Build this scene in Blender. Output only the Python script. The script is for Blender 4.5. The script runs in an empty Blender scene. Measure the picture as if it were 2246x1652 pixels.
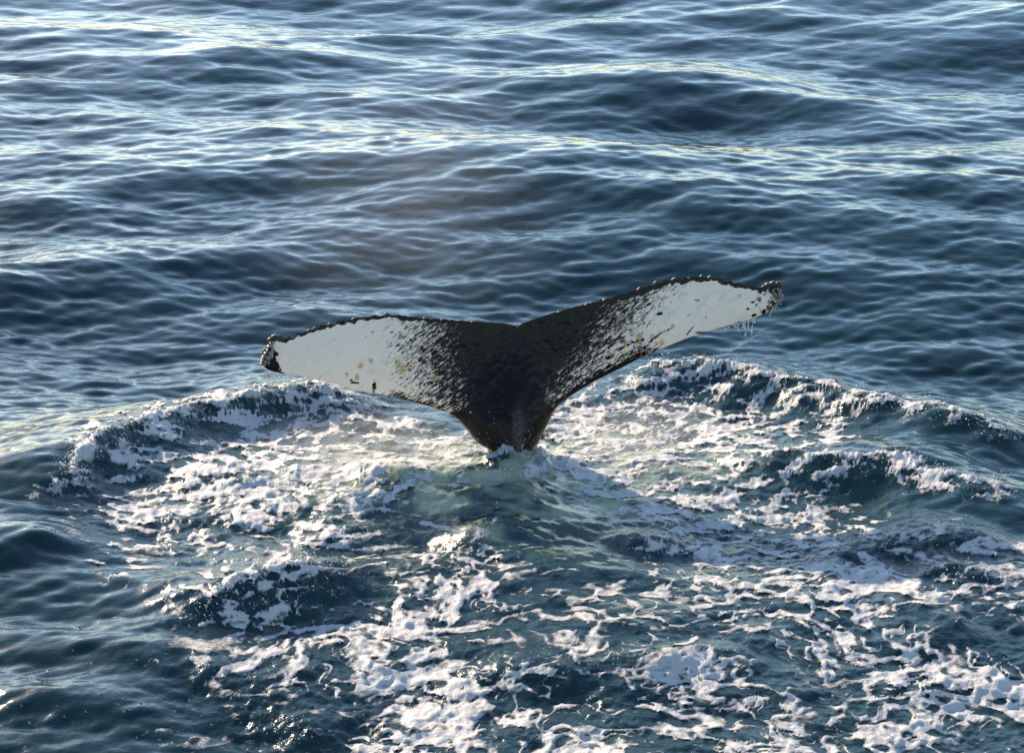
import bpy, bmesh, math
import numpy as np

# ------------------------------------------------------------------ camera, sky, sun, exposure
CAM_H, PITCH, HFOV = 8.5, math.radians(19.0), math.radians(20.5)
SUN_EL, SUN_AZ = math.radians(21.0), math.radians(30.0)      # sun stands behind the whale, a little to the left

scene = bpy.context.scene
cam_data = bpy.data.cameras.new('camera')
cam_data.sensor_fit = 'HORIZONTAL'
cam_data.angle = HFOV
cam_data.clip_start, cam_data.clip_end = 0.5, 20000.0
cam = bpy.data.objects.new('camera', cam_data)
scene.collection.objects.link(cam)
cam.location = (0.0, 0.0, CAM_H)
cam.rotation_euler = (math.pi / 2 - PITCH, 0.0, 0.0)
scene.camera = cam

world = bpy.data.worlds.new('World')
scene.world = world
world.use_nodes = True
wn = world.node_tree
wn.nodes.clear()
sky = wn.nodes.new('ShaderNodeTexSky')
sky.sky_type = 'NISHITA'
sky.sun_disc = False
sky.sun_elevation = SUN_EL
sky.sun_rotation = -SUN_AZ
sky.air_density, sky.dust_density, sky.ozone_density = 1.0, 0.25, 2.2
bg = wn.nodes.new('ShaderNodeBackground')
bg.inputs['Strength'].default_value = 0.135
wo = wn.nodes.new('ShaderNodeOutputWorld')
wn.links.new(sky.outputs[0], bg.inputs['Color'])
wn.links.new(bg.outputs[0], wo.inputs['Surface'])

sun_data = bpy.data.lights.new('sun', 'SUN')
sun_data.energy = 5.0
sun_data.angle = math.radians(0.55)
sun_data.color = (1.0, 0.80, 0.58)
sun = bpy.data.objects.new('sun', sun_data)
scene.collection.objects.link(sun)
# lamp shines along its local -Z; it stands at azimuth SUN_AZ left of +Y
sun.rotation_euler = (math.pi / 2 - SUN_EL, 0.0, math.pi + SUN_AZ)
sun.location = (-8, 20, 12)

vs = scene.view_settings
vs.view_transform, vs.look, vs.gamma, vs.exposure = 'Standard', 'None', 1.0, 1.15
vs.use_curve_mapping = False
scene.cycles.use_denoising = True
scene.cycles.max_bounces = 8
scene.cycles.sample_clamp_indirect = 6.0
scene.cycles.sample_clamp_direct = 12.0
scene.cycles.caustics_reflective = False
scene.cycles.caustics_refractive = False

# ------------------------------------------------------------------ helpers
SP, CP = math.sin(PITCH), math.cos(PITCH)
FPX = 1123.0 / math.tan(HFOV / 2)


def ray(px, py):
    a, b = (px - 1123.0) / FPX, (826.0 - py) / FPX
    return np.array([a, CP + b * SP, -SP + b * CP])


def at_z(px, py, z=0.0):
    """the place at height z that stands on this line of sight in the survey of the photograph"""
    r = ray(px, py)
    return np.array([0, 0, CAM_H]) + r * ((z - CAM_H) / r[2])


def at_y(px, py, y):
    r = ray(px, py)
    return np.array([0, 0, CAM_H]) + r * (y / r[1])


def smooth(a, b, x):
    t = np.clip((x - a) / (b - a), 0, 1)
    return t * t * (3 - 2 * t)


def link(o, parent=None, label=None, cat=None, kind=None, group=None):
    scene.collection.objects.link(o)
    if parent is not None:
        o.parent = parent
    if label: o['label'] = label
    if cat: o['category'] = cat
    if kind: o['kind'] = kind
    if group: o['group'] = group
    return o


def grid_mesh(name, co, quads, attrs=None, smooth_shade=True):
    me = bpy.data.meshes.new(name)
    n, q = len(co), len(quads)
    me.vertices.add(n)
    me.vertices.foreach_set('co', np.ascontiguousarray(co, np.float32).ravel())
    me.loops.add(q * 4)
    me.loops.foreach_set('vertex_index', np.ascontiguousarray(quads, np.int32).ravel())
    me.polygons.add(q)
    me.polygons.foreach_set('loop_start', np.arange(0, q * 4, 4, dtype=np.int32))
    if smooth_shade:
        me.polygons.foreach_set('use_smooth', np.ones(q, bool))
    me.update(calc_edges=True)
    for k, v in (attrs or {}).items():
        at = me.attributes.new(k, 'FLOAT', 'POINT')
        at.data.foreach_set('value', np.ascontiguousarray(v, np.float32))
    return me


def new_mat(name):
    m = bpy.data.materials.new(name)
    m.use_nodes = True
    nt = m.node_tree
    return m, nt, nt.nodes['Principled BSDF']


def N(nt, kind, **kw):
    n = nt.nodes.new(kind)
    for k, v in kw.items():
        if hasattr(n, k):
            setattr(n, k, v)
        else:
            n.inputs[k].default_value = v
    return n


def noise_node(nt, vec, scale, detail=3.0, rough=0.55, dist=0.0):
    n = N(nt, 'ShaderNodeTexNoise', Scale=scale, Detail=detail, Roughness=rough, Distortion=dist)
    nt.links.new(vec, n.inputs['Vector'])
    return n.outputs['Fac']


def math_node(nt, op, a, b=None, c=None, clamp=False):
    n = nt.nodes.new('ShaderNodeMath')
    n.operation = op
    n.use_clamp = clamp
    for i, v in enumerate((a, b, c)):
        if v is None: continue
        if isinstance(v, (int, float)): n.inputs[i].default_value = v
        else: nt.links.new(v, n.inputs[i])
    return n.outputs[0]


def ramp01(nt, x, lo, hi):
    n = N(nt, 'ShaderNodeMapRange')
    n.interpolation_type = 'SMOOTHSTEP'
    nt.links.new(x, n.inputs['Value'])
    n.inputs['From Min'].default_value, n.inputs['From Max'].default_value = lo, hi
    return n.outputs['Result']


def mix_col(nt, fac, a, b):
    n = nt.nodes.new('ShaderNodeMix')
    n.data_type = 'RGBA'
    for s, v in ((n.inputs['Factor'], fac), (n.inputs['A'], a), (n.inputs['B'], b)):
        if isinstance(v, (int, float)): s.default_value = v
        elif isinstance(v, tuple): s.default_value = (*v, 1.0)
        else: nt.links.new(v, s)
    return n.outputs['Result']


def attr_node(nt, name):
    n = N(nt, 'ShaderNodeAttribute')
    n.attribute_name = name
    return n.outputs['Fac']


rng = np.random.default_rng(7)
TN, TL = 2048, 40.0                      # wave tile: samples, metres
kx = np.fft.fftfreq(TN, TL / TN) * 2 * np.pi
KX, KY = np.meshgrid(kx, kx, indexing='xy')
KK = np.hypot(KX, KY)
KK[0, 0] = 1.0


def band_spectrum(lam_lo, lam_hi, slope, theta, spread, power=-2.5):
    """random waves between two wavelengths, heading near theta, with a given rms slope"""
    k0, k1 = 2 * np.pi / lam_hi, 2 * np.pi / lam_lo
    amp = KK ** power * np.exp(-(k0 / KK) ** 4) * np.exp(-(KK / k1) ** 4)
    d = np.abs(np.cos(np.arctan2(KY, KX) - theta))
    amp = amp * (0.04 + d ** spread)
    amp[0, 0] = 0
    z = (rng.standard_normal((TN, TN), np.float32) + 1j * rng.standard_normal((TN, TN), np.float32)) * amp
    s = np.sqrt(np.mean(np.real(np.fft.ifft2(z * KK)) ** 2))
    return z * (slope / s)


def sample(tile, x, y, period):
    n = tile.shape[0]
    u, v = (x / period) * n, (y / period) * n
    iu, iv = np.floor(u).astype(np.int64), np.floor(v).astype(np.int64)
    fu, fv = (u - iu).astype(np.float32), (v - iv).astype(np.float32)
    i0, j0 = iu % n, iv % n
    i1, j1 = (i0 + 1) % n, (j0 + 1) % n
    return (tile[j0, i0] * (1 - fu) + tile[j0, i1] * fu) * (1 - fv) + (tile[j1, i0] * (1 - fu) + tile[j1, i1] * fu) * fv


NN = 1024
nk = np.fft.fftfreq(NN, 1.0 / NN)
NKX, NKY = np.meshgrid(nk, nk, indexing='xy')
NKK = np.hypot(NKX, NKY)
NKK[0, 0] = 1


def field(lam_max, lam_min, power=-2.2, seed=0):
    """smooth random field, unit variance, holding wavelengths from lam_max down to lam_min metres"""
    period = lam_max * 11.0
    lo, hi = 11.0, min(period / lam_min, 420.0)
    r = np.random.default_rng(seed)
    a = NKK ** power * np.exp(-(lo / NKK) ** 4) * np.exp(-(NKK / hi) ** 4)
    a[0, 0] = 0
    h = np.real(np.fft.ifft2((r.standard_normal((NN, NN)) + 1j * r.standard_normal((NN, NN))) * a))
    h = (h / h.std()).astype(np.float32)
    return lambda x, y: sample(h, x, y, period)


def ranked(a):
    """values replaced by their rank, 0 to 1"""
    q = np.quantile(a.ravel()[::7], np.linspace(0, 1, 513))
    return np.interp(a, q, np.linspace(0, 1, 513)).astype(np.float32)


def cells(x, y, size, seed):
    """cell pattern: distance to the cell border (0 on it) and a random number per cell"""
    r = np.random.default_rng(seed)
    n = 64
    jx, jy = r.uniform(.1, .9, (n, n)).astype(np.float32), r.uniform(.1, .9, (n, n)).astype(np.float32)
    wt = r.uniform(0.0, 0.45, (n, n)).astype(np.float32)
    u, v = (x / size).astype(np.float32), (y / size).astype(np.float32)
    iu, iv = np.floor(u).astype(np.int32), np.floor(v).astype(np.int32)
    d1 = np.full(x.shape, 9, np.float32)
    d2 = d1.copy()
    for a in (-1, 0, 1):
        for b in (-1, 0, 1):
            ci, cj = (iu + a) % n, (iv + b) % n
            d = np.hypot(iu + a + jx[cj, ci] - u, iv + b + jy[cj, ci] - v) + wt[cj, ci]
            nearer = d < d1
            d2 = np.where(nearer, d1, np.minimum(d2, d))
            d1 = np.where(nearer, d, d1)
    return d2 - d1

# ------------------------------------------------------------------ the sea: one sheet to the horizon
def growth(start, step, factor, stop):
    out, x = [], start
    while x < stop:
        step *= factor
        x += step
        out.append(x)
    return np.array(out)


ROWS, COLS = 800, 1020
ang = np.linspace(math.radians(28.8), math.radians(9.6), ROWS)
y_fine = CAM_H / np.tan(ang)
y_far = growth(y_fine[-1], y_fine[-1] - y_fine[-2], 1.12, 6000.0)
y_near = y_fine[0] - growth(0.0, y_fine[1] - y_fine[0], 1.3, 400.0)
ys = np.concatenate([y_near[::-1], y_fine, y_far])
uh = math.tan(HFOV / 2) * 1.14
u_fine = np.linspace(-uh, uh, COLS)
u_out = growth(uh, u_fine[1] - u_fine[0], 1.22, 60.0)
us = np.concatenate([-u_out[::-1], u_fine, u_out])
span = np.maximum(ys / CP * 0.9 + CAM_H * SP, 17.0)
X = us[None, :] * span[:, None]
Y = np.repeat(ys[:, None], len(us), 1)
NR, NC = X.shape
step_y = np.gradient(ys)[:, None] * np.ones((1, NC))
step_x = np.abs(np.gradient(us))[None, :] * span[:, None]
step = np.maximum(step_y, step_x)

spec = (band_spectrum(6.0, 14.0, 0.042, math.radians(75), 5)
        + band_spectrum(2.2, 6.0, 0.080, math.radians(98), 1.5)
        + band_spectrum(0.9, 2.2, 0.072, math.radians(82), 2.5)
        + band_spectrum(0.35, 0.9, 0.072, math.radians(97), 2.0)
        + band_spectrum(0.11, 0.35, 0.125, math.radians(86), 2.0))
Z = np.zeros_like(X)
DX = np.zeros_like(X)
DY = np.zeros_like(X)
cuts = [0.0, 0.25, 0.6, 1.6, 5.0]                # shortest wave kept at each level of detail
level = np.clip(np.interp(np.log(step * 2.2), np.log([0.09, 0.25, 0.6, 1.6, 5.0]), [0, 1, 2, 3, 4]), 0, 4)
for li, cut in enumerate(cuts):
    w = np.clip(1 - np.abs(level - li), 0, 1)
    rows = np.where(w.max(1) > 0)[0]
    if len(rows) == 0: continue
    a, b = rows[0], rows[-1] + 1
    sp = spec if cut == 0 else spec * np.exp(-(KK * cut / (2 * np.pi)) ** 4)
    for arr, fac in ((Z, 1.0), (DX, 1j * KX / KK), (DY, 1j * KY / KK)):
        tile = np.real(np.fft.ifft2(sp * fac)).astype(np.float32)
        arr[a:b] += w[a:b] * sample(tile, X[a:b] + 11.0, Y[a:b] + 4.0, TL)
far_fade = 1.0 - smooth(150.0, 900.0, np.hypot(X, Y))
Z *= far_fade

# the churned area round the tail: foam cover in tenths, surveyed on a 0.25 x 0.4 m grid (row 0 is nearest)
COVER = """22222222222222211111113467666754644664555555555555555
22222222222222211111113467666754544564555555555555555
22222222222222211111123467666754554575555555555555555
22222222222222111111123467666754554575455555555555555
22222222222222111111123467666754454565455555555555555
22222222222222111111123567666754464466455555555555555
22222222222221111213245776676544555566666666666666666
11111111111111113334466654565334654465545555555555555
11111111111111113434556653244335666665555555555555555
11111111111111111223456664223334556656544444444444444
00000000000000000344566654344323565445554333333333333
00000000000000111344556544333334676656555333333333333
00000000000001332134455444323335677776444444444444444
00000000000011442113444334311235555664433333333333333
00000000000112344233332331100123545654443111111111111
00000000000123455665543421112325445453100000000000000
00000000000123456776655421123455444432111100000000000
00000000000133456766666543334555444332121100000000000
00000000000234446655556765444544444332111000000000000
00000000000024334544334665434555655543100000000000000
00000000000012344443334554346665665554221000000000000
00000000000001345544433332236765565544332000000000000
00000000000000246656432200015665564543343100000000000
00000000000000122345321100002445555333331000000000000
00000000000000000133210000000234444222221000000000000
00000000000000000000000000000013332110000000000000000
00000000000000000000000000000012332110000000000000000
00000000000000000000000000000000000000000000000000000
00000000000000000000000000000000000000000000000000000
00000000000000000000000000000000000000000000000000000""".split()
cover_map = np.array([[int(c) for c in r] for r in COVER], np.float32) / 10.0


def lookup(m, x, y):
    u = np.clip((x + 6.5) / 0.25, 0, m.shape[1] - 1.001)
    v = np.clip((y - 15.0) / 0.4, 0, m.shape[0] - 1.001)
    i, j = u.astype(int), v.astype(int)
    p, q = u - i, v - j
    return (m[j, i] * (1 - p) + m[j, i + 1] * p) * (1 - q) + (m[j + 1, i] * (1 - p) + m[j + 1, i + 1] * p) * q


fz = slice(len(y_near), len(y_near) + ROWS)      # the finely built part of the sheet
x, y = X[fz].copy(), Y[fz].copy()
n_warp = field(1.7, 0.85, -3.0, 8)
n_big = field(1.3, 0.25, -2.2, 1)
n_mid = field(0.55, 0.10, -2.2, 2)
n_small = field(0.22, 0.05, -2.0, 3)
n_fine = field(0.11, 0.035, -1.8, 6)
n_a = field(0.95, 0.07, -2.1, 4)
n_b = field(0.45, 0.05, -2.1, 5)

wx = x + 0.12 * n_big(x, y)
wy = y + 0.18 * n_big(x + 3.1, y + 1.7)
cover = lookup(cover_map, wx, wy)
wide = sum(lookup(cover_map, x + a, y + b) for a in (-.5, 0, .5) for b in (-.6, 0, .6)) / 9
churn = smooth(0.06, 0.35, wide)
whale_c = at_z(1128, 985, 0.1)
calm = np.exp(-((x - at_z(1330, 1360)[0]) / 0.9) ** 2 - ((y - at_z(1330, 1360)[1]) / 0.9) ** 2)
churn *= 1 - 0.55 * calm

z = Z[fz] * (1 - 0.45 * churn)
dx = DX[fz] * (1 - 0.5 * churn)
dy = DY[fz] * (1 - 0.5 * churn)
z += churn * (0.012 * n_big(x, y) + 0.0045 * n_mid(x + 5, y) + 0.0028 * n_small(x, y) + 0.0010 * n_fine(x, y))

# crests thrown up by the tail: (x, y in the photograph's survey, height in metres)
CRESTS = [
    ([(112, 1165, 0), (128, 1075, .16), (200, 1003, .22), (300, 952, .26), (390, 912, .27), (480, 882, .29), (560, 857, .29), (640, 832, .27), (730, 838, .22), (860, 870, 0)], .34, .85),
    ([(1380, 800, 0), (1440, 774, .22), (1520, 769, .27), (1620, 780, .28), (1720, 797, .28), (1830, 835, .27), (1930, 868, .26), (2060, 902, .24), (2160, 937, .22), (2330, 1000, 0)], .36, .9),
    ([(1540, 1020, 0), (1700, 1002, .14), (1850, 1008, .2), (1970, 1006, .26), (2060, 1036, .27), (2150, 1066, .25), (2330, 1125, 0)], .42, .8),
    ([(1880, 1200, 0), (1960, 1185, .10), (2010, 1170, .15), (2070, 1174, .14), (2130, 1197, .1), (2230, 1225, 0)], .26, .5),
    ([(335, 1428, 0), (400, 1372, .11), (450, 1332, .20), (520, 1292, .27), (600, 1269, .29), (700, 1263, .22), (820, 1275, 0)], .30, .6),
    ([(670, 1235, 0), (720, 1208, .11), (780, 1182, .11), (850, 1165, 0)], .2, .35),
    ([(970, 1220, 0), (1030, 1203, .10), (1090, 1198, .10), (1150, 1210, 0)], .2, .35),
    ([(1370, 1200, 0), (1400, 1190, .13), (1440, 1195, .11), (1500, 1215, 0)], .16, .3),
    ([(560, 1560, 0), (640, 1556, .10), (690, 1580, .10), (760, 1610, 0)], .25, .5),
    ([(1000, 1490, 0), (1120, 1472, .08), (1250, 1463, .1), (1420, 1455, .1), (1560, 1440, .1), (1700, 1430, 0)], .3, .5),
    ([(2040, 1275, 0), (2085, 1262, .12), (2130, 1270, .1), (2200, 1290, 0)], .16, .3),
    ([(-200, 1370, 0), (0, 1390, .11), (220, 1415, .12), (420, 1450, .12), (620, 1500, .11), (820, 1545, 0)], -.32, .6),
    ([(-200, 1470, 0), (0, 1490, .12), (180, 1520, .13), (340, 1555, .12), (520, 1610, 0)], -.30, .55),
    ([(-100, 1580, 0), (100, 1590, .10), (350, 1640, .10), (500, 1690, 0)], -.28, .5),
    ([(1120, 240, 0), (1330, 190, .17), (1480, 166, .22), (1640, 172, .21), (1820, 205, .17), (2050, 255, 0)], -1.1, 1.3),
    ([(-150, 480, 0), (0, 445, .10), (120, 447, .12), (260, 480, .07), (400, 525, 0)], -.8, .9),
    ([(-150, 600, 0), (0, 580, .11), (150, 562, .14), (300, 582, .10), (470, 625, 0)], -.75, .9),
    ([(980, 440, 0), (1200, 412, .12), (1380, 425, .16), (1550, 440, .12), (1720, 470, 0)], -.75, .9),
    ([(1780, 730, 0), (1930, 697, .12), (2050, 702, .13), (2200, 737, .10), (2320, 765, 0)], -.5, .7),
    ([(1880, 450, 0), (2050, 422, .10), (2246, 416, .12), (2420, 430, 0)], -.7, .8),
    ([(330, 130, 0), (520, 112, .12), (700, 118, .12), (860, 135, 0)], -1.0, 1.1),
    ([(-150, 1235, 0), (0, 1225, .13), (90, 1205, .12), (190, 1185, 0)], -.34, .6),
]
froth = np.zeros_like(x)                          # how close to a breaking crest
jit = 0.03 * n_big(x, y + 2.0) + 0.010 * n_mid(x, y)
for pts, wf, wb in CRESTS:
    breaking, wf = wf > 0, abs(wf)                # a smooth swell carries no froth
    P = np.array([[*at_z(a, b, 0.9 * h)[:2], h] for a, b, h in pts])
    # finer line through the same points
    t = np.arange(len(P))
    tt = np.linspace(0, len(P) - 1, (len(P) - 1) * 4 + 1)
    P = np.stack([np.interp(tt, t, P[:, i]) for i in range(3)], 1)
    for _ in range(2):
        P[1:-1] = 0.25 * P[:-2] + 0.5 * P[1:-1] + 0.25 * P[2:]
    m = (x > P[:, 0].min() - 3) & (x < P[:, 0].max() + 3) & (y > P[:, 1].min() - 3) & (y < P[:, 1].max() + 3.5)
    xs_, ys_ = x[m], y[m]
    best = np.full(xs_.shape, 1e9)
    sd = np.zeros_like(best)
    hh, ww, near = np.zeros_like(best), np.zeros_like(best), []
    for p, q in zip(P[:-1], P[1:]):
        d = q[:2] - p[:2]
        L2 = d @ d
        s = np.clip(((xs_ - p[0]) * d[0] + (ys_ - p[1]) * d[1]) / L2, 0, 1)
        ex, ey = xs_ - p[0] - s * d[0], ys_ - p[1] - s * d[1]
        dist = np.hypot(ex, ey)
        side = np.sign(d[0] * ey - d[1] * ex)     # +1 behind the crest, -1 on its face
        u = dist < best
        best[u], sd[u] = dist[u], (dist * side)[u]
        near.append((dist.astype(np.float32), (p[2] + s * (q[2] - p[2])).astype(np.float32)))
    for dist, h_ in near:                          # height of the crest, blended between nearly equal distances
        wi = np.exp(-(dist - best) / 0.07)
        hh += wi * h_
        ww += wi
    hh /= ww
    for e, i in ((P[0], P[1]), (P[-1], P[-2])):     # no crest beyond either end of the line
        d = (e[:2] - i[:2]) / np.linalg.norm(e[:2] - i[:2])
        over = np.clip((xs_ - e[0]) * d[0] + (ys_ - e[1]) * d[1], 0, None)
        end = np.hypot(xs_ - e[0], ys_ - e[1]) <= best + 0.02
        hh = np.where(end, hh * np.exp(-(over / 0.10) ** 2), hh)
    sd = sd + jit[m]
    face = np.where(sd < 0, np.exp(-(np.abs(sd) / (0.88 * wf)) ** 1.7), np.exp(-(np.abs(sd) / wb) ** 1.6))
    trough = -0.10 * np.exp(-((sd + 1.7 * wf) / (0.6 * wf)) ** 2)
    z[m] += 0.9 * hh * (face + trough)
    froth[m] = np.maximum(froth[m], np.exp(-(np.clip(-sd, 0, 9) / 0.22) ** 2 - (np.clip(sd, 0, 9) / 0.07) ** 2) * smooth(0.03, 0.2, hh) * breaking)

# water heaped up against the tail stock
mc = at_z(1110, 1030, 0.22)
mx, my = x - mc[0] + 0.05 * n_big(x, y), y - mc[1] + 0.06 * n_big(x + 1, y)
mound = 0.24 * np.exp(-np.where(mx < 0, np.abs(mx / 1.5) ** 1.6, np.abs(mx / 0.9) ** 1.6)) * np.exp(-np.where(my < 0, np.abs(my / 1.15) ** 1.5, np.abs(my / 0.5) ** 2))
z += mound
fan = (x - whale_c[0]) / np.maximum(whale_c[1] + 0.9 - y, 0.5)          # runnels streaming off the heap towards the viewer
z += (mound / .24) * (0.007 * n_mid(fan * 1.9, y * 0.45) + 0.004 * n_small(fan * 1.6 + 2, y * 0.5))
heap = np.exp(-((x - whale_c[0] - .05) / 0.36) ** 2 - ((y - whale_c[1] + 0.32) / 0.22) ** 2)
z += 0.14 * heap * (1 + 0.10 * n_small(x, y))

# milky, air-filled water
aer = np.zeros_like(x)
for px, py, rx, ry, v in [(980, 1040, 1.4, 1.2, 1.0), (1230, 1070, .8, 1.1, .85), (1110, 1150, .9, 1.0, .42), (1300, 960, .9, .9, .9), (1450, 1010, 1.0, .8, .6), (800, 1060, .9, .9, .55),
                          (1900, 1080, 1.6, .8, .14), (700, 960, 1.2, .8, .3), (900, 960, 1.0, .6, .5), (1560, 920, 1.0, .8, .35),
                          (1450, 1150, .7, .6, .3), (1750, 1300, 1.2, .8, .14), (1750, 1560, .9, .5, .2), (1500, 1470, .8, .4, .15), (900, 1350, .8, .7, .15), (1200, 1600, 1., .4, .15)]:
    c = at_z(px, py, .1)
    aer = np.maximum(aer, v * np.exp(-((x - c[0]) / rx) ** 2 - ((y - c[1]) / ry) ** 2))
aer = np.clip(aer * (1.0 + 0.35 * n_a(x, y)), 0, 1)
aer = np.maximum(aer, 0.025 * churn)

# foam: cover says how much of a spot is white, the pattern says which bits
yf = y + 3.2 * (z - Z[fz] * (1 - 0.45 * churn))          # measured along the slope of the crests
ax = x + 0.15 * n_warp(x, yf) + 0.018 * n_mid(x + 1, yf)
ay = yf + 0.16 * n_warp(x + 2, yf + 1) + 0.020 * n_mid(x, yf + 1)
lace1 = 1 - np.abs(n_a(ax * 0.95, ay * 1.05))
lace2 = 1 - np.abs(n_b(ax * 1.05 + 3, ay * 1.2 + 1))
clump = n_a(ax * 1.8 + 7, ay * 2.1 + 3)
fine = n_fine(x, yf)
ang_r = math.radians(28)
sx_, sy_ = x * math.cos(ang_r) + y * math.sin(ang_r), -x * math.sin(ang_r) + y * math.cos(ang_r)
streak = n_b(sx_ * 0.35, sy_ * 1.0)
lower = smooth(at_z(1123, 1150)[1], at_z(1123, 1330)[1], y)      # 1 towards the viewer, where the foam is older and lacier
comb = n_b(ax * 0.45 + 9, ay * 2.0)                       # drawn out across the view by the outward wash
flow = math.radians(-8)
cx_ = (ax * math.cos(flow) + ay * math.sin(flow)) * 0.72
cy_ = -ax * math.sin(flow) + ay * math.cos(flow)
qx, qy = cx_ + 0.050 * n_mid(x, yf) + 0.006 * n_small(x, yf), cy_ + 0.050 * n_mid(x + 3, yf) + 0.008 * n_small(x + 2, yf)
c1 = cells(qx, qy, 0.44, 21)
c2 = cells(qx, qy, 0.20, 22)
c3 = cells(qx * 1.1 + 3, qy, 0.095, 23)
web = np.maximum(np.maximum(1.0 - c1 / 0.50, 0.82 - c2 / 0.52), 0.52 - c3 / 0.55)          # big meshes first, finer ones where foam is dense
sheet = web + 0.11 * n_warp(x + 5, yf) + 0.10 * clump + 0.10 * comb + 0.03 * n_small(x + 4, yf)
fluff = np.maximum(0.80 - c2 / 0.6, 0.60 - c3 / 0.6) + 0.30 * clump + 0.24 * streak + 0.12 * lace2 + 0.05 * fine + 0.07 * n_small(x + 4, yf)
pat = np.where(lower > 0, lower * ranked(sheet), 0) + np.where(lower < 1, (1 - lower) * ranked(fluff), 0)
pat = ranked(pat)
cov = np.clip((cover * (1.18 - 0.26 * lower) + 0.05 * smooth(.1, .3, cover)) * (0.40 + 0.60 * smooth(.08, .32, cover)), 0, 0.82)
cov = np.maximum(cov, froth * 0.78 * (0.8 + 0.25 * n_mid(x, y)))
cov = np.maximum(cov, 0.88 * froth ** 5)
cov *= 1 - 0.3 * smooth(.3, .7, mound / .24) * smooth(-.1, -.5, my)
ring = np.hypot((x - whale_c[0] - .02) / 1.15, (y - whale_c[1] + .05) / 0.95)
cov = np.maximum(cov, 0.62 * np.exp(-((ring - 0.38) / 0.16) ** 2))          # wash round the stock
F = pat - (1 - cov)
F = np.where((cov < 0.05) | (np.abs(us)[None, :] > uh), -1.0, F)
F = np.minimum(F, smooth(0.02, 0.10, cov) - 0.5)
lump = n_small(x, y)
puff = smooth(0.0, 0.3, F)
thick = 0.004 + 0.004 * smooth(-0.05, 0.3, F) + puff * (0.0022 * np.maximum(lump, -0.8) + 0.0032 * np.maximum(n_mid(x + 2, yf), -0.8)) + (0.006 * np.abs(lump) + 0.004 * np.abs(fine)) * froth * smooth(0, .1, F)
aer = np.clip(aer + (0.14 - 0.125 * lower) * smooth(-0.30, 0.0, F) * smooth(.1, .4, cov), 0, 1)

Z[fz], DX[fz], DY[fz] = z, dx, dy
AER = np.zeros_like(X)
AER[fz] = aer
CH = np.zeros_like(X)
CH[fz] = churn
CHOP = 0.40
XX, YY = X - CHOP * DX * far_fade, Y - CHOP * DY * far_fade
co = np.stack([XX, YY, Z], -1).reshape(-1, 3)
idx = np.arange(NR * NC).reshape(NR, NC)
quads = np.stack([idx[:-1, :-1], idx[:-1, 1:], idx[1:, 1:], idx[1:, :-1]], -1).reshape(-1, 4)

m_sea, nt, bsdf = new_mat('sea_water')
geo = N(nt, 'ShaderNodeTexCoord').outputs['Object']
a_aer, a_ch = attr_node(nt, 'aerated'), attr_node(nt, 'churn')
deep = mix_col(nt, noise_node(nt, geo, 0.25, 2), (0.004, 0.021, 0.025), (0.006, 0.028, 0.030))
col = mix_col(nt, ramp01(nt, a_aer, 0.0, 0.35), deep, (0.018, 0.048, 0.045))
col = mix_col(nt, ramp01(nt, a_aer, 0.3, 1.0), col, (0.32, 0.35, 0.22))
nt.links.new(col, bsdf.inputs['Base Color'])
bsdf.inputs['IOR'].default_value = 1.333
bsdf.inputs['Roughness'].default_value = 0.115
mp = N(nt, 'ShaderNodeMapping')
mp.inputs['Scale'].default_value = (0.55, 1.0, 1.0)
nt.links.new(geo, mp.inputs['Vector'])
bump_h = math_node(nt, 'MULTIPLY_ADD', noise_node(nt, mp.outputs[0], 9.0, 3, 0.55), 0.011, math_node(nt, 'MULTIPLY', math_node(nt, 'MULTIPLY', noise_node(nt, geo, 22.0, 4, 0.65), 0.015), a_ch))
bp = N(nt, 'ShaderNodeBump', Strength=0.6, Distance=1.0)
nt.links.new(bump_h, bp.inputs['Height'])
nt.links.new(bp.outputs[0], bsdf.inputs['Normal'])

sea_me = grid_mesh('water', co, quads, {'aerated': AER.ravel(), 'churn': CH.ravel()})
sea_me.materials.append(m_sea)
sea = link(bpy.data.objects.new('water', sea_me), kind='structure', label='dark blue sea with ripples, churned around the tail')

# foam: its own sheet, standing a little above the water and dipping under it along its edge
fco = np.stack([XX[fz], YY[fz], z + thick], -1).reshape(-1, 3)
keep_v = (F > -0.26).reshape(-1)
fidx = np.arange(F.size).reshape(F.shape)
fq = np.stack([fidx[:-1, :-1], fidx[:-1, 1:], fidx[1:, 1:], fidx[1:, :-1]], -1).reshape(-1, 4)
fq = fq[keep_v[fq].all(1) & (F.reshape(-1)[fq].max(1) > -0.18)]
used, inv = np.unique(fq, return_inverse=True)
m_foam, nt, bsdf = new_mat('foam')
geo = N(nt, 'ShaderNodeTexCoord').outputs['Object']
fcol = mix_col(nt, noise_node(nt, geo, 3.0, 4), (0.38, 0.38, 0.37), (0.56, 0.55, 0.53))
nt.links.new(fcol, bsdf.inputs['Base Color'])
bsdf.inputs['Roughness'].default_value = 0.5
bsdf.inputs['IOR'].default_value = 1.25
bsdf.inputs['Subsurface Weight'].default_value = 0.5
bsdf.inputs['Subsurface Radius'].default_value = (0.03, 0.03, 0.03)
bsdf.inputs['Subsurface Scale'].default_value = 1.0
mp = N(nt, 'ShaderNodeMapping')
mp.inputs['Scale'].default_value = (0.6, 1.0, 1.0)
nt.links.new(geo, mp.inputs['Vector'])
thin = math_node(nt, 'ADD', attr_node(nt, 'depth'), math_node(nt, 'MULTIPLY', math_node(nt, 'SUBTRACT', noise_node(nt, mp.outputs[0], 52.0, 4, 0.7), 0.5), 0.52))
nt.links.new(ramp01(nt, thin, -0.10, 0.33), bsdf.inputs['Alpha'])
bp = N(nt, 'ShaderNodeBump', Strength=0.7, Distance=1.0)
bh = math_node(nt, 'MULTIPLY', noise_node(nt, geo, 24.0, 5, 0.7), 0.03)
nt.links.new(bh, bp.inputs['Height'])
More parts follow.
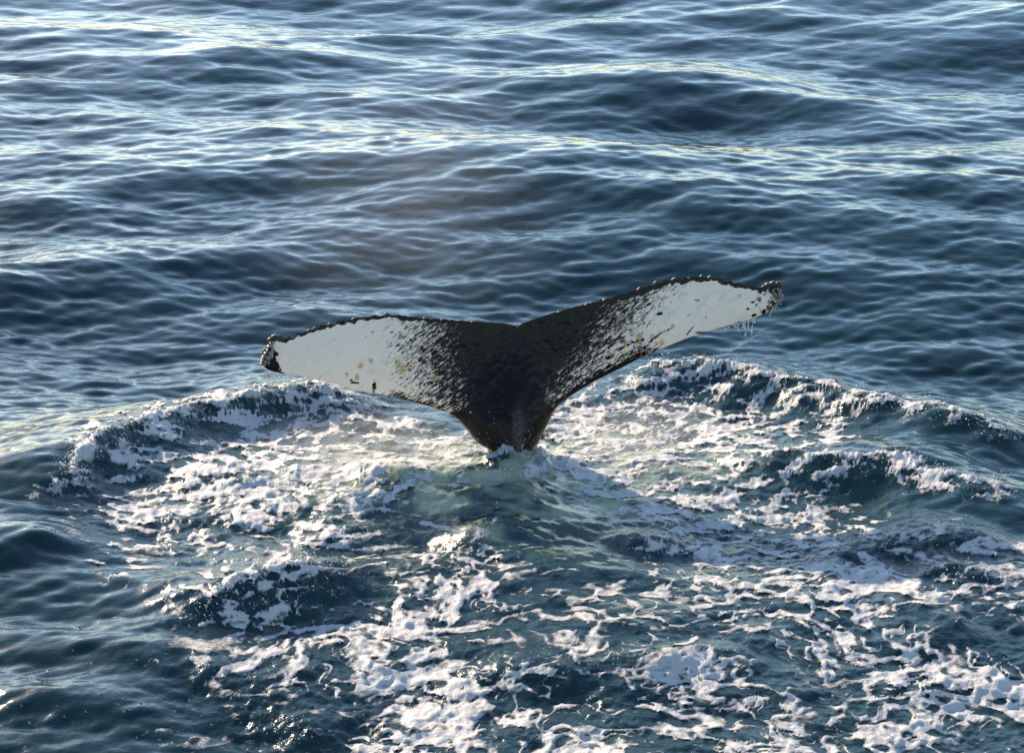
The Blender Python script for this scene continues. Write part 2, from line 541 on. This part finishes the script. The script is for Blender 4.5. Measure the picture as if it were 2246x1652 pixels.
nt.links.new(bp.outputs[0], bsdf.inputs['Normal'])
foam_me = grid_mesh('sea_foam', fco[used], inv.reshape(-1, 4), {'depth': F.reshape(-1)[used]})
foam_me.materials.append(m_foam)
link(bpy.data.objects.new('sea_foam', foam_me), kind='stuff', label='white sea foam in lacy patches on the churned water', cat='foam')
print('TRIS', len(quads) * 2, len(fq) * 2)

# ------------------------------------------------------------------ the whale's raised tail
whale = bpy.data.objects.new('whale', None)
link(whale, label='humpback whale diving, its raised tail showing white flukes with a black middle', cat='whale')
Y0 = whale_c[1]
whale.location = (whale_c[0], Y0, 0.0)
WLOC = np.array([whale_c[0], Y0, 0.0])


def lean(px, py):
    """how far behind the foot of the tail each bit of the flukes lies"""
    side = (px - 1135.0) / 570.0
    up = max(0.0, (985.0 - py) / 280.0)
    return 0.10 * up + (0.34 * side ** 2 if side > 0 else 0.05 * side ** 2 - 0.10 * abs(side))


def W(px, py):
    p = at_y(px, py, Y0 + lean(px, py))
    return p - WLOC


def spline(P, n):
    """Catmull-Rom through the points, n samples per span"""
    P = np.asarray(P, float)
    Q = np.vstack([2 * P[0] - P[1], P, 2 * P[-1] - P[-2]])
    out = []
    for i in range(len(P) - 1):
        p0, p1, p2, p3 = Q[i:i + 4]
        for t in np.arange(n) / n:
            out.append(0.5 * (2 * p1 + (p2 - p0) * t + (2 * p0 - 5 * p1 + 4 * p2 - p3) * t * t + (3 * p1 - p0 - 3 * p2 + p3) * t ** 3))
    out.append(P[-1])
    return np.array(out)


# pairs (leading edge, body axis then trailing edge), half thickness, 0 = round stock .. 1 = thin blade
axis = [(1128, 992), (1130, 955), (1131, 908), (1133, 862), (1134.5, 805), (1134.5, 755), (1135, 720)]
LEFT = [((1072.6, 990), axis[0], .30, 0), ((1040, 960.7), axis[1], .29, 0), ((1019.6, 935.7), axis[2], .27, .05), ((999, 915), axis[3], .235, .2),
        ((969.6, 900.4), axis[4], .18, .5), ((925.5, 887), axis[5], .13, .8), ((881, 875.4), axis[6], .10, 1),
        ((850, 868.5), (1096, 709.3), .092, 1), ((822.6, 862.2), (1036, 706), .085, 1), ((778.5, 853.4), (940, 699), .075, 1), ((719.7, 838.7), (848, 692), .065, 1),
        ((660.8, 825.4), (752, 706), .055, 1), ((615, 818.5), (675.5, 727), .045, 1), ((590, 812), (632, 743), .040, 1), ((577, 802), (608, 741), .038, 1), ((571.5, 789), (590, 752), .032, 1), ((573.5, 777), (578, 768), .012, 1)]
RIGHT = [((1179, 985), axis[0], .30, 0), ((1188, 955), axis[1], .29, 0), ((1201, 930), axis[2], .27, .05), ((1213, 905), axis[3], .235, .2),
         ((1228, 886.5), axis[4], .18, .5), ((1256, 866), axis[5], .13, .8), ((1292, 843.5), axis[6], .10, 1),
         ((1336, 820), (1160, 705), .092, 1), ((1366, 805.5), (1215, 687), .085, 1), ((1410, 783), (1290, 666.5), .075, 1), ((1456, 763), (1385, 640), .065, 1),
         ((1520, 737), (1477, 613), .055, 1), ((1590, 715.5), (1558, 609), .045, 1), ((1645, 700), (1625, 624.5), .040, 1), ((1683, 685), (1668, 631), .038, 1),
         ((1703, 669), (1692, 624), .038, 1), ((1715, 650), (1709, 625), .030, 1), ((1716, 637), (1714, 632), .012, 1)]
NS, NT = 17, 84


def half(stations):
    A = [W(*s[0]) for s in stations]
    B = [W(*s[1]) for s in stations]
    th = [s[2] for s in stations]
    bl = [s[3] for s in stations]
    sgn = np.sign(A[0][0] - B[0][0])
    # the stock goes on below the surface, widening into the body and bending away
    for zz, hw, t_, yy in ((-.35, .27, .36, .02), (-.85, .40, .5, .10), (-1.5, .62, .68, .35)):
        A.insert(0, np.array([B[0][0] * 0 + sgn * hw, yy, zz]))
        B.insert(0, np.array([0.0, yy, zz]))
        th.insert(0, t_)
        bl.insert(0, 0)
    return spline(A, NS), spline(B, NS), np.clip(spline(np.array(th)[:, None], NS)[:, 0], .008, 9), np.clip(spline(np.array(bl)[:, None], NS)[:, 0], 0, 1)


tt = (1 - np.cos(np.linspace(0, 1, NT) * math.pi)) / 2
prof_round = np.sqrt(np.clip(1 - (1 - tt) ** 2, 0, 1))
prof_blade = 2.2 * (0.2969 * np.sqrt(tt) - 0.126 * tt - 0.3516 * tt ** 2 + 0.2843 * tt ** 3 - 0.1015 * tt ** 4) * 1.9 + 0.05 * np.sin(np.clip(tt, 0, 1) * math.pi)
allco, allq, a_w, a_y, a_m, a_tip = [], [], [], [], [], []
base = 0
sk = field(0.25, 0.02, -1.6, 31)
for stations, sgn in ((LEFT, -1), (RIGHT, 1)):
    A, B, th, bl = half(stations)
    n = len(A)
    G = A[:, None, :] * (1 - tt)[None, :, None] + B[:, None, :] * tt[None, :, None]
    T = th[:, None] * (prof_round[None] * (1 - bl[:, None]) + prof_blade[None] * bl[:, None])
    # ventral keel up the middle of the stock
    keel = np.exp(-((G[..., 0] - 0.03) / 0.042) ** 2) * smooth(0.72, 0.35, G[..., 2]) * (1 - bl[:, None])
    tip = smooth(0.86, 0.985, np.arange(n) / (n - 1))[:, None] * np.ones((1, NT))
    chord = np.linalg.norm(A - B, axis=1)[:, None]
    edge = (1 - tt)[None] * chord                                # metres from the trailing edge
    rough = 0.010 * tip * np.abs(sk(G[..., 0] * 1.5, G[..., 2] * 1.5)) + 0.0022 * sk(G[..., 0], G[..., 2])
    env = np.minimum(1, np.sqrt(np.clip(4 * tt * (1 - tt), 0, 1)) * 1.0 + (1 - bl[:, None]) * (tt[None] > .5))
    front, back = G.copy(), G.copy()
    front[..., 1] -= T + 0.055 * keel + rough * env + 0.010 * tip * env
    back[..., 1] += T * 0.9 + rough * env
    # ragged trailing edge
    rag = bl[:, None] * smooth(0.06, 0.0, edge) * (0.006 * smooth(.2, .9, np.abs(G[..., 0])) * sk(G[..., 0] * 2.0, G[..., 2] * 0 + 3.0 * sgn) + 0.004)
    front[..., 2] += rag
    back[..., 2] += rag
    # pigment: > 0 white, < 0 black
    x_, z_ = G[..., 0], G[..., 2]
    span_m = np.abs(x_)
    zc = (z_ - W(1135, 800)[2])
    if sgn < 0:
        bx = W(925, 800)[0]
        w = ((bx - x_) - 0.28 * zc + 0.10 * smooth(.35, .05, edge)) / 0.42
        lead = (tt[None] * chord)
        w = np.minimum(w, (lead - 0.075) / 0.10 + 2.2 * smooth(W(870, 0)[0], W(790, 0)[0], x_))
    else:
        bx = W(1312, 760)[0]
        w = ((x_ - bx) - 0.75 * zc) / 0.42
        lead = (tt[None] * chord)
        w = np.minimum(w, (lead - 0.11) / 0.11 + 2.6 * smooth(W(1400, 0)[0], W(1530, 0)[0], x_))
    w = np.clip(w, -2, 2)
    w = np.where(edge < 0.036 + 0.010 * sk(x_ * 1.3, z_ * 1.3 + 4), -2, w)
    w = np.where(th[:, None] > 0.2, -2, w)
    if sgn < 0:
        tipd = (x_ - W(604, 760)[0]) + 0.35 * (z_ - W(590, 780)[2])
        w = np.where(tipd + 0.02 * sk(x_, z_) < -0.015 * 0, np.minimum(w, -1.5), w)
    else:
        tipd = (W(1682, 650)[0] - x_)
        w = np.where(tipd < 0.16, np.minimum(w, 0.1 + 7 * tipd + 0.5 * sk(x_, z_)), w)
    # single black marks and yellow diatom stains, at their places
    marks = [(1447, 686.5, 9, 3.2), (1528, 657, 5, 2.6), (1475, 661, 4, 2), (1548, 667, 3.5, 1.6), (1547, 695, 2.5, 2.5), (1620, 706, 3, 2.5), (1611, 712, 3, 2), (1420, 705, 3, 1.5),
             (802, 738, 2.5, 2.5), (816, 727, 3, 2), (860, 727, 3, 2), (761, 820, 2, 6), (822, 845, 3, 14), (778, 838, 9, 3), (1650, 662, 6, 3), (1640, 676, 5, 2.5), (1655, 690, 5, 4), (770, 832, 4, 3), (608, 800, 5, 5), (595, 808, 6, 3)]
    for mx_, my_, rx_, ry_ in marks:
        c = W(mx_, my_)
        s_ = 0.00425
        d2 = ((x_ - c[0]) / (rx_ * s_)) ** 2 + ((z_ - c[2]) / (ry_ * s_)) ** 2
        w = np.minimum(w, -1.6 + 2.0 * d2 + 0.5 * sk(x_ * 2, z_ * 2))
    # dark curved scratches
    for pts in ([(1410, 775), (1416, 757), (1432, 741), (1452, 727), (1475, 717)], [(1335, 782), (1360, 765), (1385, 750), (1410, 742)], [(1505, 735), (1515, 722), (1520, 716)], [(1520, 728), (1545, 728)], [(1335, 760), (1350, 745), (1358, 735)], [(820, 862), (818, 845), (822, 833)]):
        P = [W(*p) for p in pts]
        for p, q in zip(P[:-1], P[1:]):
            d = q - p
            s = np.clip(((x_ - p[0]) * d[0] + (z_ - p[2]) * d[2]) / (d[0] ** 2 + d[2] ** 2), 0, 1)
            dd = np.hypot(x_ - p[0] - s * d[0], z_ - p[2] - s * d[2])
            w = np.minimum(w, -1.3 + dd / 0.006 + 0.5 * sk(x_ * 2, z_ * 2))
    ye = np.zeros_like(x_)
    for mx_, my_, r_ in [(784, 825, 7), (790, 800, 6), (813, 790, 6), (850, 793, 5), (872, 793, 8), (884, 806, 10), (898, 803, 7), (878, 815, 6), (952, 825, 7), (1402, 740, 11), (1372, 750, 9), (1430, 735, 6), (1452, 750, 7), (1475, 713, 5), (1510, 690, 5), (1622, 648, 4), (1336, 773, 7)]:
        c = W(mx_, my_)
        ye = np.maximum(ye, np.exp(-((x_ - c[0]) / (r_ * .0042)) ** 2 - ((z_ - c[2]) / (r_ * .0055)) ** 2))
    ia = base + np.arange(n * NT).reshape(n, NT)
    ib = ia + n * NT
    for I, flip in ((ia, sgn < 0), (ib, sgn > 0)):
        q = np.stack([I[:-1, :-1], I[:-1, 1:], I[1:, 1:], I[1:, :-1]], -1).reshape(-1, 4)
        allq.append(q if not flip else q[:, ::-1])
    # seal leading edge, trailing edge and the tip
    for sa, sb in ((ia[:, 0], ib[:, 0]), (ia[3 * NS + 6 * NS:, -1], ib[3 * NS + 6 * NS:, -1]), (ia[-1], ib[-1]), (ia[0], ib[0])):
        allq.append(np.stack([sa[:-1], sa[1:], sb[1:], sb[:-1]], -1))
    allco += [front.reshape(-1, 3), back.reshape(-1, 3)]
    a_w += [w.ravel(), np.full(n * NT, -2.0)]
    a_y += [ye.ravel(), np.zeros(n * NT)]
    a_tip += [tip.ravel(), tip.ravel()]
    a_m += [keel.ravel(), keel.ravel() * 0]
    base += 2 * n * NT

m_skin, nt, bsdf = new_mat('whale_skin')
geo = N(nt, 'ShaderNodeTexCoord').outputs['Object']
mp = N(nt, 'ShaderNodeMapping')
mp.inputs['Rotation'].default_value = (0, math.radians(36), 0)
nt.links.new(geo, mp.inputs['Vector'])
mq = N(nt, 'ShaderNodeMapping')
mq.inputs['Scale'].default_value = (15.0, 15.0, 56.0)
nt.links.new(mp.outputs[0], mq.inputs['Vector'])
mp = mq
st = noise_node(nt, mp.outputs[0], 1.0, 5, 0.7)
sp = noise_node(nt, geo, 60.0, 3, 0.6)
nz = math_node(nt, 'ADD', math_node(nt, 'MULTIPLY', math_node(nt, 'SUBTRACT', st, 0.5), 5.2), math_node(nt, 'MULTIPLY', math_node(nt, 'SUBTRACT', sp, 0.5), 2.0))
wv = attr_node(nt, 'pigment')
soft = math_node(nt, 'MULTIPLY', nz, ramp01(nt, math_node(nt, 'ABSOLUTE', wv), 1.55, 0.55))
pig = ramp01(nt, math_node(nt, 'ADD', wv, soft), -0.48, 0.50)
speck = ramp01(nt, noise_node(nt, geo, 75.0, 2, 0.5), 0.70, 0.74)
white = mix_col(nt, noise_node(nt, geo, 2.5, 4), (0.76, 0.63, 0.50), (0.86, 0.72, 0.58))
white = mix_col(nt, math_node(nt, 'MULTIPLY', speck, 0.6), white, (0.10, 0.09, 0.09))
smudge = ramp01(nt, noise_node(nt, mp.outputs[0], 0.35, 5, 0.7), 0.50, 0.80)
white = mix_col(nt, math_node(nt, 'MULTIPLY', smudge, 0.45), white, (0.34, 0.31, 0.28))
yb = ramp01(nt, math_node(nt, 'ADD', attr_node(nt, 'stain'), math_node(nt, 'MULTIPLY', math_node(nt, 'SUBTRACT', noise_node(nt, geo, 24.0, 4, 0.7), 0.5), 1.6)), 0.35, 0.9)
white = mix_col(nt, math_node(nt, 'MULTIPLY', yb, 0.9), white, (0.52, 0.33, 0.12))
black = mix_col(nt, noise_node(nt, geo, 6.0, 4), (0.003, 0.0020, 0.0015), (0.011, 0.007, 0.0048))
tipc = mix_col(nt, ramp01(nt, noise_node(nt, geo, 40.0, 3), 0.4, 0.65), (0.02, 0.014, 0.012), (0.09, 0.06, 0.045))
keel_sheen = math_node(nt, 'MULTIPLY', attr_node(nt, 'keel'), ramp01(nt, noise_node(nt, mp.outputs[0], 2.0, 3), .3, .7))
black = mix_col(nt, keel_sheen, black, (0.085, 0.076, 0.076))  # wet grey sheen of the keel ridge, painted into the black skin colour
black = mix_col(nt, attr_node(nt, 'tip'), black, tipc)
nt.links.new(mix_col(nt, pig, black, white), bsdf.inputs['Base Color'])
bsdf.inputs['Roughness'].default_value = 0.30
bsdf.inputs['IOR'].default_value = 1.24
bp = N(nt, 'ShaderNodeBump', Strength=0.35, Distance=1.0)
nt.links.new(math_node(nt, 'MULTIPLY', noise_node(nt, geo, 45.0, 3), 0.006), bp.inputs['Height'])
nt.links.new(bp.outputs[0], bsdf.inputs['Normal'])

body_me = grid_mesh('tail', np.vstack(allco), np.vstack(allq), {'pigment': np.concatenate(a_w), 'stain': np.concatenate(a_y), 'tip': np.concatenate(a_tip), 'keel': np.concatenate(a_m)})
bm = bmesh.new()
bm.from_mesh(body_me)
bmesh.ops.remove_doubles(bm, verts=bm.verts, dist=1e-5)
bmesh.ops.recalc_face_normals(bm, faces=bm.faces)
bm.to_mesh(body_me)
bm.free()
body_me.materials.append(m_skin)
link(bpy.data.objects.new('tail', body_me), whale)

# knobs along the trailing edge
m_knob, nt, bsdf = new_mat('knob_skin')
geo = N(nt, 'ShaderNodeTexCoord').outputs['Object']
nt.links.new(mix_col(nt, noise_node(nt, geo, 40.0, 3), (0.010, 0.008, 0.007), (0.05, 0.04, 0.035)), bsdf.inputs['Base Color'])
bsdf.inputs['Roughness'].default_value = 0.62
KNOBS = [(846, 690, 5.5, 7, 20), (775, 699.5, 6, 4, 15), (760, 702.5, 5, 3.5, 15), (722, 711, 5, 4, 25), (689, 720.5, 4.5, 4, 30), (676, 725.5, 3.5, 3.5, 30), (931, 696.5, 4, 2.5, -10), (968, 700.5, 4, 2.5, -5), (1035, 705, 4, 2.5, 0),
         (1537, 606.5, 7, 4, 35), (1556, 607.5, 8, 3.8, 25), (1478, 611, 9, 4, 20), (1437, 620, 6, 4.5, 35), (1401, 632.5, 6, 3, 30), (1324, 657, 5, 3, 25), (1285, 667, 4, 2.5, 15), (1225, 683.5, 4, 2.5, 15), (1510, 609.5, 5, 3, 10)]
for kx_, ky_, rx_, rz_, rot in KNOBS:
    bm = bmesh.new()
    bmesh.ops.create_icosphere(bm, subdivisions=2, radius=1.0)
    r = np.random.default_rng(int(kx_))
    ph = r.uniform(0, 6, 3)
    ca, sa = math.cos(math.radians(rot)), math.sin(math.radians(rot))
    for v in bm.verts:
        k = 1 + 0.18 * math.sin(3 * v.co.x + ph[0]) * math.sin(4 * v.co.z + ph[1])
        a, c = v.co.x * rx_ * 0.0036 * k, v.co.z * rz_ * 0.0038 * k
        a += 0.5 * max(c, 0)                                   # leaning outward like the real ones
        v.co = (a * ca - c * sa, v.co.y * 0.020 * k, a * sa + c * ca)
    for f_ in bm.faces: f_.smooth = True
    me = bpy.data.meshes.new('edge_knob')
    bm.to_mesh(me)
    bm.free()
    me.materials.append(m_knob)
    o = bpy.data.objects.new('edge_knob', me)
    link(o, whale)
    o.location = tuple(W(kx_, ky_ + 1.5))

# barnacles crusting both tips: little open craters
m_barn, nt, bsdf = new_mat('barnacle_shell')
geo = N(nt, 'ShaderNodeTexCoord').outputs['Object']
nt.links.new(mix_col(nt, ramp01(nt, noise_node(nt, geo, 60.0, 3), .35, .7), (0.16, 0.12, 0.09), (0.62, 0.55, 0.44)), bsdf.inputs['Base Color'])
bsdf.inputs['Roughness'].default_value = 0.6


def barnacles(centres, seed):
    r = np.random.default_rng(seed)
    bm = bmesh.new()
    for cx, cy, rad in centres:
        c = W(cx, cy)
        c[1] -= 0.055
        nx, nz_ = r.uniform(-.5, .5), r.uniform(-.3, .5)
        ring = []
        for rr, dep in ((1.25, 0.025), (0.95, -0.004), (0.72, -0.012), (0.42, -0.002), (0.30, 0.012)):
            row = []
            for k in range(9):
                a = 2 * math.pi * k / 9
                jr = rr * rad * (1 + r.uniform(-.15, .15))
                dx_, dz_ = jr * math.cos(a), jr * math.sin(a)
                row.append(bm.verts.new((c[0] + dx_, c[1] + dep + dx_ * nx * .6 + dz_ * nz_ * .6, c[2] + dz_)))
            ring.append(row)
        for p, q in zip(ring[:-1], ring[1:]):
            for k in range(9):
                f_ = bm.faces.new((p[k], p[(k + 1) % 9], q[(k + 1) % 9], q[k]))
                f_.smooth = True
        bm.faces.new(ring[-1])
    bmesh.ops.recalc_face_normals(bm, faces=bm.faces)
    me = bpy.data.meshes.new('barnacles')
    bm.to_mesh(me)
    bm.free()
    me.materials.append(m_barn)
    return link(bpy.data.objects.new('barnacles', me), whale, kind='stuff')


r = np.random.default_rng(3)
L_ = [(598, 757, .011), (599, 764, .012), (593, 770, .013), (597, 771, .012), (596, 778, .013), (591, 777, .011), (586, 780, .011), (591, 784, .012), (587, 765, .010), (583, 772, .012), (579, 779, .012), (583, 790, .010), (590, 793, .009), (576, 788, .011), (574, 795, .011), (577, 783, .010), (590, 757, .010), (594, 749, .009), (581, 797, .009), (601, 748, .009)]
R_ = [(1706, 632, .010), (1709, 639, .010), (1703, 644, .011), (1709, 647, .012), (1714, 645, .011), (1700, 650, .011), (1706, 654, .013), (1712, 655, .012), (1704, 662, .011), (1710, 662, .010), (1700, 668, .010), (1694, 671, .011), (1704, 672, .009), (1698, 641, .009), (1711, 634, .008)]
barnacles(L_, 11)['label'] = 'pale barnacles crusting the left fluke tip'
barnacles(R_, 12)['label'] = 'pale barnacles crusting the right fluke tip'
# knobbly dark flesh at the top of each tip
for pts, nm in (([(603, 741, 7), (612, 741, 5.5), (618, 744, 4.5), (595, 748, 7)], 1), ([(1684, 627, 6.5), (1696, 624, 6.5), (1706, 624, 6), (1676, 630, 4.5), (1710, 632, 5)], 2)):
    bm = bmesh.new()
    for cx, cy, rad in pts:
        c = W(cx, cy)
        res = bmesh.ops.create_icosphere(bm, subdivisions=3, radius=1.0)
        for v in res['verts']:
            k = rad * 0.0042 * (1 + 0.14 * math.sin(9 * v.co.x + cx) * math.sin(8 * v.co.z + cy) + .1 * math.sin(11 * v.co.y + cx))
            v.co = (c[0] + v.co.x * k * 1.2, c[1] + v.co.y * k * 1.1, c[2] + v.co.z * k)
    for f_ in bm.faces: f_.smooth = True
    me = bpy.data.meshes.new('tip_callus')
    bm.to_mesh(me)
    bm.free()
    me.materials.append(m_knob)
    link(bpy.data.objects.new('tip_callus', me), whale)

# ------------------------------------------------------------------ loose water: spray, drips, bubbles, mist
m_drop, nt, bsdf = new_mat('water_drop')
geo = N(nt, 'ShaderNodeTexCoord').outputs['Object']
nt.links.new(mix_col(nt, noise_node(nt, geo, 8.0, 2), (0.72, 0.76, 0.78), (0.86, 0.86, 0.84)), bsdf.inputs['Base Color'])
bsdf.inputs['Roughness'].default_value = 0.12
bsdf.inputs['IOR'].default_value = 1.333
bsdf.inputs['Transmission Weight'].default_value = 0.35

ICO_V = []
g_ = (1 + 5 ** .5) / 2
for a, b in ((-1, g_), (1, g_), (-1, -g_), (1, -g_)):
    ICO_V += [(a, b, 0)]
for a, b in ((-1, g_), (1, g_), (-1, -g_), (1, -g_)):
    ICO_V += [(0, a, b)]
for a, b in ((-1, g_), (1, g_), (-1, -g_), (1, -g_)):
    ICO_V += [(b, 0, a)]
ICO_V = np.array(ICO_V) / math.hypot(1, g_)
ICO_F = np.array([(0, 11, 5), (0, 5, 1), (0, 1, 7), (0, 7, 10), (0, 10, 11), (1, 5, 9), (5, 11, 4), (11, 10, 2), (10, 7, 6), (7, 1, 8), (3, 9, 4), (3, 4, 2), (3, 2, 6), (3, 6, 8), (3, 8, 9), (4, 9, 5), (2, 4, 11), (6, 2, 10), (8, 6, 7), (9, 8, 1)])


def drops(name, P, R, mat, stretch=None):
    P, R = np.asarray(P), np.asarray(R)
    V = ICO_V[None] * R[:, None, None]
    if stretch is not None:
        V[..., 2] *= np.asarray(stretch)[:, None]
    V = (V + P[:, None]).reshape(-1, 3)
    Fq = (ICO_F[None] + (np.arange(len(P)) * 12)[:, None, None]).reshape(-1, 3)
    me = bpy.data.meshes.new(name)
    me.vertices.add(len(V))
    me.vertices.foreach_set('co', V.astype(np.float32).ravel())
    me.loops.add(len(Fq) * 3)
    me.loops.foreach_set('vertex_index', Fq.astype(np.int32).ravel())
    me.polygons.add(len(Fq))
    me.polygons.foreach_set('loop_start', np.arange(0, len(Fq) * 3, 3, dtype=np.int32))
    me.polygons.foreach_set('use_smooth', np.ones(len(Fq), bool))
    me.update(calc_edges=True)
    me.materials.append(mat)
    return bpy.data.objects.new(name, me)


r = np.random.default_rng(40)
xs_w, ys_w, zs_w = XX[fz].ravel(), YY[fz].ravel(), (z + np.maximum(thick, 0)).ravel()
inside = (np.abs(us)[None, :] <= uh * 0.95) * np.ones_like(x)
wgt = (inside * (froth * 1.0 * (froth > .15) + 0.10 * smooth(.35, .8, aer) + 0.03 * smooth(0, .2, F))).ravel() * (step_y[fz] * step_x[fz]).ravel()
pick = r.choice(len(wgt), 6000, p=wgt / wgt.sum())
P = np.stack([xs_w[pick] + r.normal(0, .01, 6000), ys_w[pick] + r.normal(0, .03, 6000), zs_w[pick] + r.exponential(.022, 6000)], 1)
R = np.clip(r.lognormal(math.log(.0030), .42, 6000), .0018, .010)
# a burst where the stock cuts the surface
nb = 260
ang_b = r.uniform(0, 2 * math.pi, nb)
rad_b = 0.28 + r.exponential(.16, nb)
Pb = np.stack([whale_c[0] + .03 + rad_b * np.cos(ang_b) * 1.1, whale_c[1] - .12 + rad_b * np.sin(ang_b) * .6, 0.20 + r.exponential(.10, nb)], 1)
Rb = np.clip(r.lognormal(math.log(.0034), .4, nb), .0018, .009)
link(drops('spray_droplets', np.vstack([P, Pb]), np.concatenate([R, Rb]), m_drop), kind='stuff', label='fine spray droplets flung up along the wave crests', cat='spray')

# water running off the tips
for nm, starts, lab in (('water_drips', [(585, 812, 16), (589, 813, 10), (596, 817, 20), (600, 817, 28), (604, 817.5, 14), (615, 819, 8), (620, 820, 22), (625, 820, 30), (637, 822, 10), (645, 823, 7), (664, 826, 12), (674, 828, 8), (700, 834, 6), (745, 845, 5), (652, 824, 9), (610, 818, 12), (925, 888, 7)], 'threads of water dripping from the left fluke tip'),
                        ('water_drips', [(1589, 716, 8), (1597, 713.5, 9), (1611, 710, 14), (1620, 708, 22), (1630, 705, 14), (1642, 702, 22), (1650, 699, 34), (1655, 697, 12), (1690, 681, 14), (1635, 704, 40)], 'threads of water dripping from the right fluke tip')):
    rr_ = np.random.default_rng(int(starts[0][0]))
    PP, RR, SS = [], [], []
    for sx0, sy0, ln in starts:
        top = W(sx0, sy0) + WLOC + np.array([0, -.02, 0.008])
        n = int(ln * 1.5)
        wob = rr_.uniform(0, 6)
        for k in range(n):
            t = k / n
            if t > .25 and rr_.random() < .35 + .4 * t: continue
            PP.append(top + np.array([0.006 * math.sin(wob + 5 * t) + rr_.normal(0, .003) * t * 2, 0, -t * ln * 0.0044]))
            big = rr_.random() < .2
            RR.append(.0052 if big else .0028)
            SS.append(1.4 if big else 2.4)
    link(drops(nm, PP, RR, m_drop, SS), kind='stuff', label=lab, cat='water drips')

# bubbles afloat on the calmer water
m_bub, nt, bsdf = new_mat('bubble_film')
geo = N(nt, 'ShaderNodeTexCoord').outputs['Object']
nt.links.new(mix_col(nt, noise_node(nt, geo, 9.0, 2), (0.8, 0.82, 0.82), (0.92, 0.9, 0.88)), bsdf.inputs['Base Color'])
bsdf.inputs['Roughness'].default_value = 0.05
bsdf.inputs['Transmission Weight'].default_value = 0.85
bsdf.inputs['IOR'].default_value = 1.2
zone = [(0, 1380, 700, 1640, 150), (100, 1190, 520, 1330, 45), (700, 1530, 1050, 1640, 30), (130, 1060, 300, 1170, 25)]
PP, RR = [], []
rr_ = np.random.default_rng(77)
row_y = ys[fz]
for x0, y0, x1, y1, n in zone:
    for _ in range(n):
        p = at_z(rr_.uniform(x0, x1), rr_.uniform(y0, y1))
        j = int(np.clip(np.searchsorted(row_y, p[1]), 1, ROWS - 1))
        u = p[0] / span[fz][j]
        i = int(np.clip(np.searchsorted(us, u), 1, NC - 1))
        PP.append((XX[fz][j, i], YY[fz][j, i], z[j, i]))
        RR.append(float(np.clip(rr_.lognormal(math.log(.009), .4), .005, .02)))
link(drops('floating_bubbles', PP, RR, m_bub), kind='stuff', label='scattered bubbles afloat on the dark water', cat='bubbles')


def mist(name, centre, radii, density, label, scale, aniso=0.65):
    bm = bmesh.new()
    bmesh.ops.create_icosphere(bm, subdivisions=3, radius=1.0)
    for v in bm.verts:
        v.co = (v.co.x * radii[0], v.co.y * radii[1], v.co.z * radii[2])
    me = bpy.data.meshes.new(name)
    bm.to_mesh(me)
    bm.free()
    m = bpy.data.materials.new(name)
    m.use_nodes = True
    t = m.node_tree
    t.nodes.clear()
    out = t.nodes.new('ShaderNodeOutputMaterial')
    pv = t.nodes.new('ShaderNodeVolumePrincipled')
    pv.inputs['Color'].default_value = (0.93, 0.91, 0.88, 1)
    pv.inputs['Anisotropy'].default_value = aniso
    oc = N(t, 'ShaderNodeTexCoord').outputs['Object']
    mp = N(t, 'ShaderNodeMapping')
    mp.inputs['Scale'].default_value = tuple(1 / q for q in radii)
    t.links.new(oc, mp.inputs['Vector'])
    ln = N(t, 'ShaderNodeVectorMath', operation='LENGTH')
    t.links.new(mp.outputs[0], ln.inputs[0])
    fall = ramp01(t, ln.outputs['Value'], 1.0, 0.15)
    nz_ = ramp01(t, noise_node(t, oc, scale, 3, 0.55), 0.30, 0.70)
    t.links.new(math_node(t, 'MULTIPLY', math_node(t, 'MULTIPLY', fall, nz_), density), pv.inputs['Density'])
    t.links.new(pv.outputs[0], out.inputs['Volume'])
    me.materials.append(m)
    o = bpy.data.objects.new(name, me)
    o.location = centre
    link(o, kind='stuff', label=label, cat='mist')


mist('blow_mist', (whale_c[0] - 1.1, whale_c[1] + 4.6, 1.0), (1.9, 4.2, 1.7), 0.019, 'thin drifting mist of the blow behind the left fluke', 0.9, 0.3)
mist('spray_mist', (whale_c[0] - 1.15, whale_c[1] - 0.35, 0.22), (1.25, 0.75, 0.34), 0.55, 'glowing spray hanging over the foam left of the tail', 2.2, 0.5)
mist('spray_mist', (whale_c[0] + 1.05, whale_c[1] + 0.25, 0.18), (0.85, 0.7, 0.30), 0.45, 'glowing spray hanging over the foam right of the tail', 2.2, 0.5)
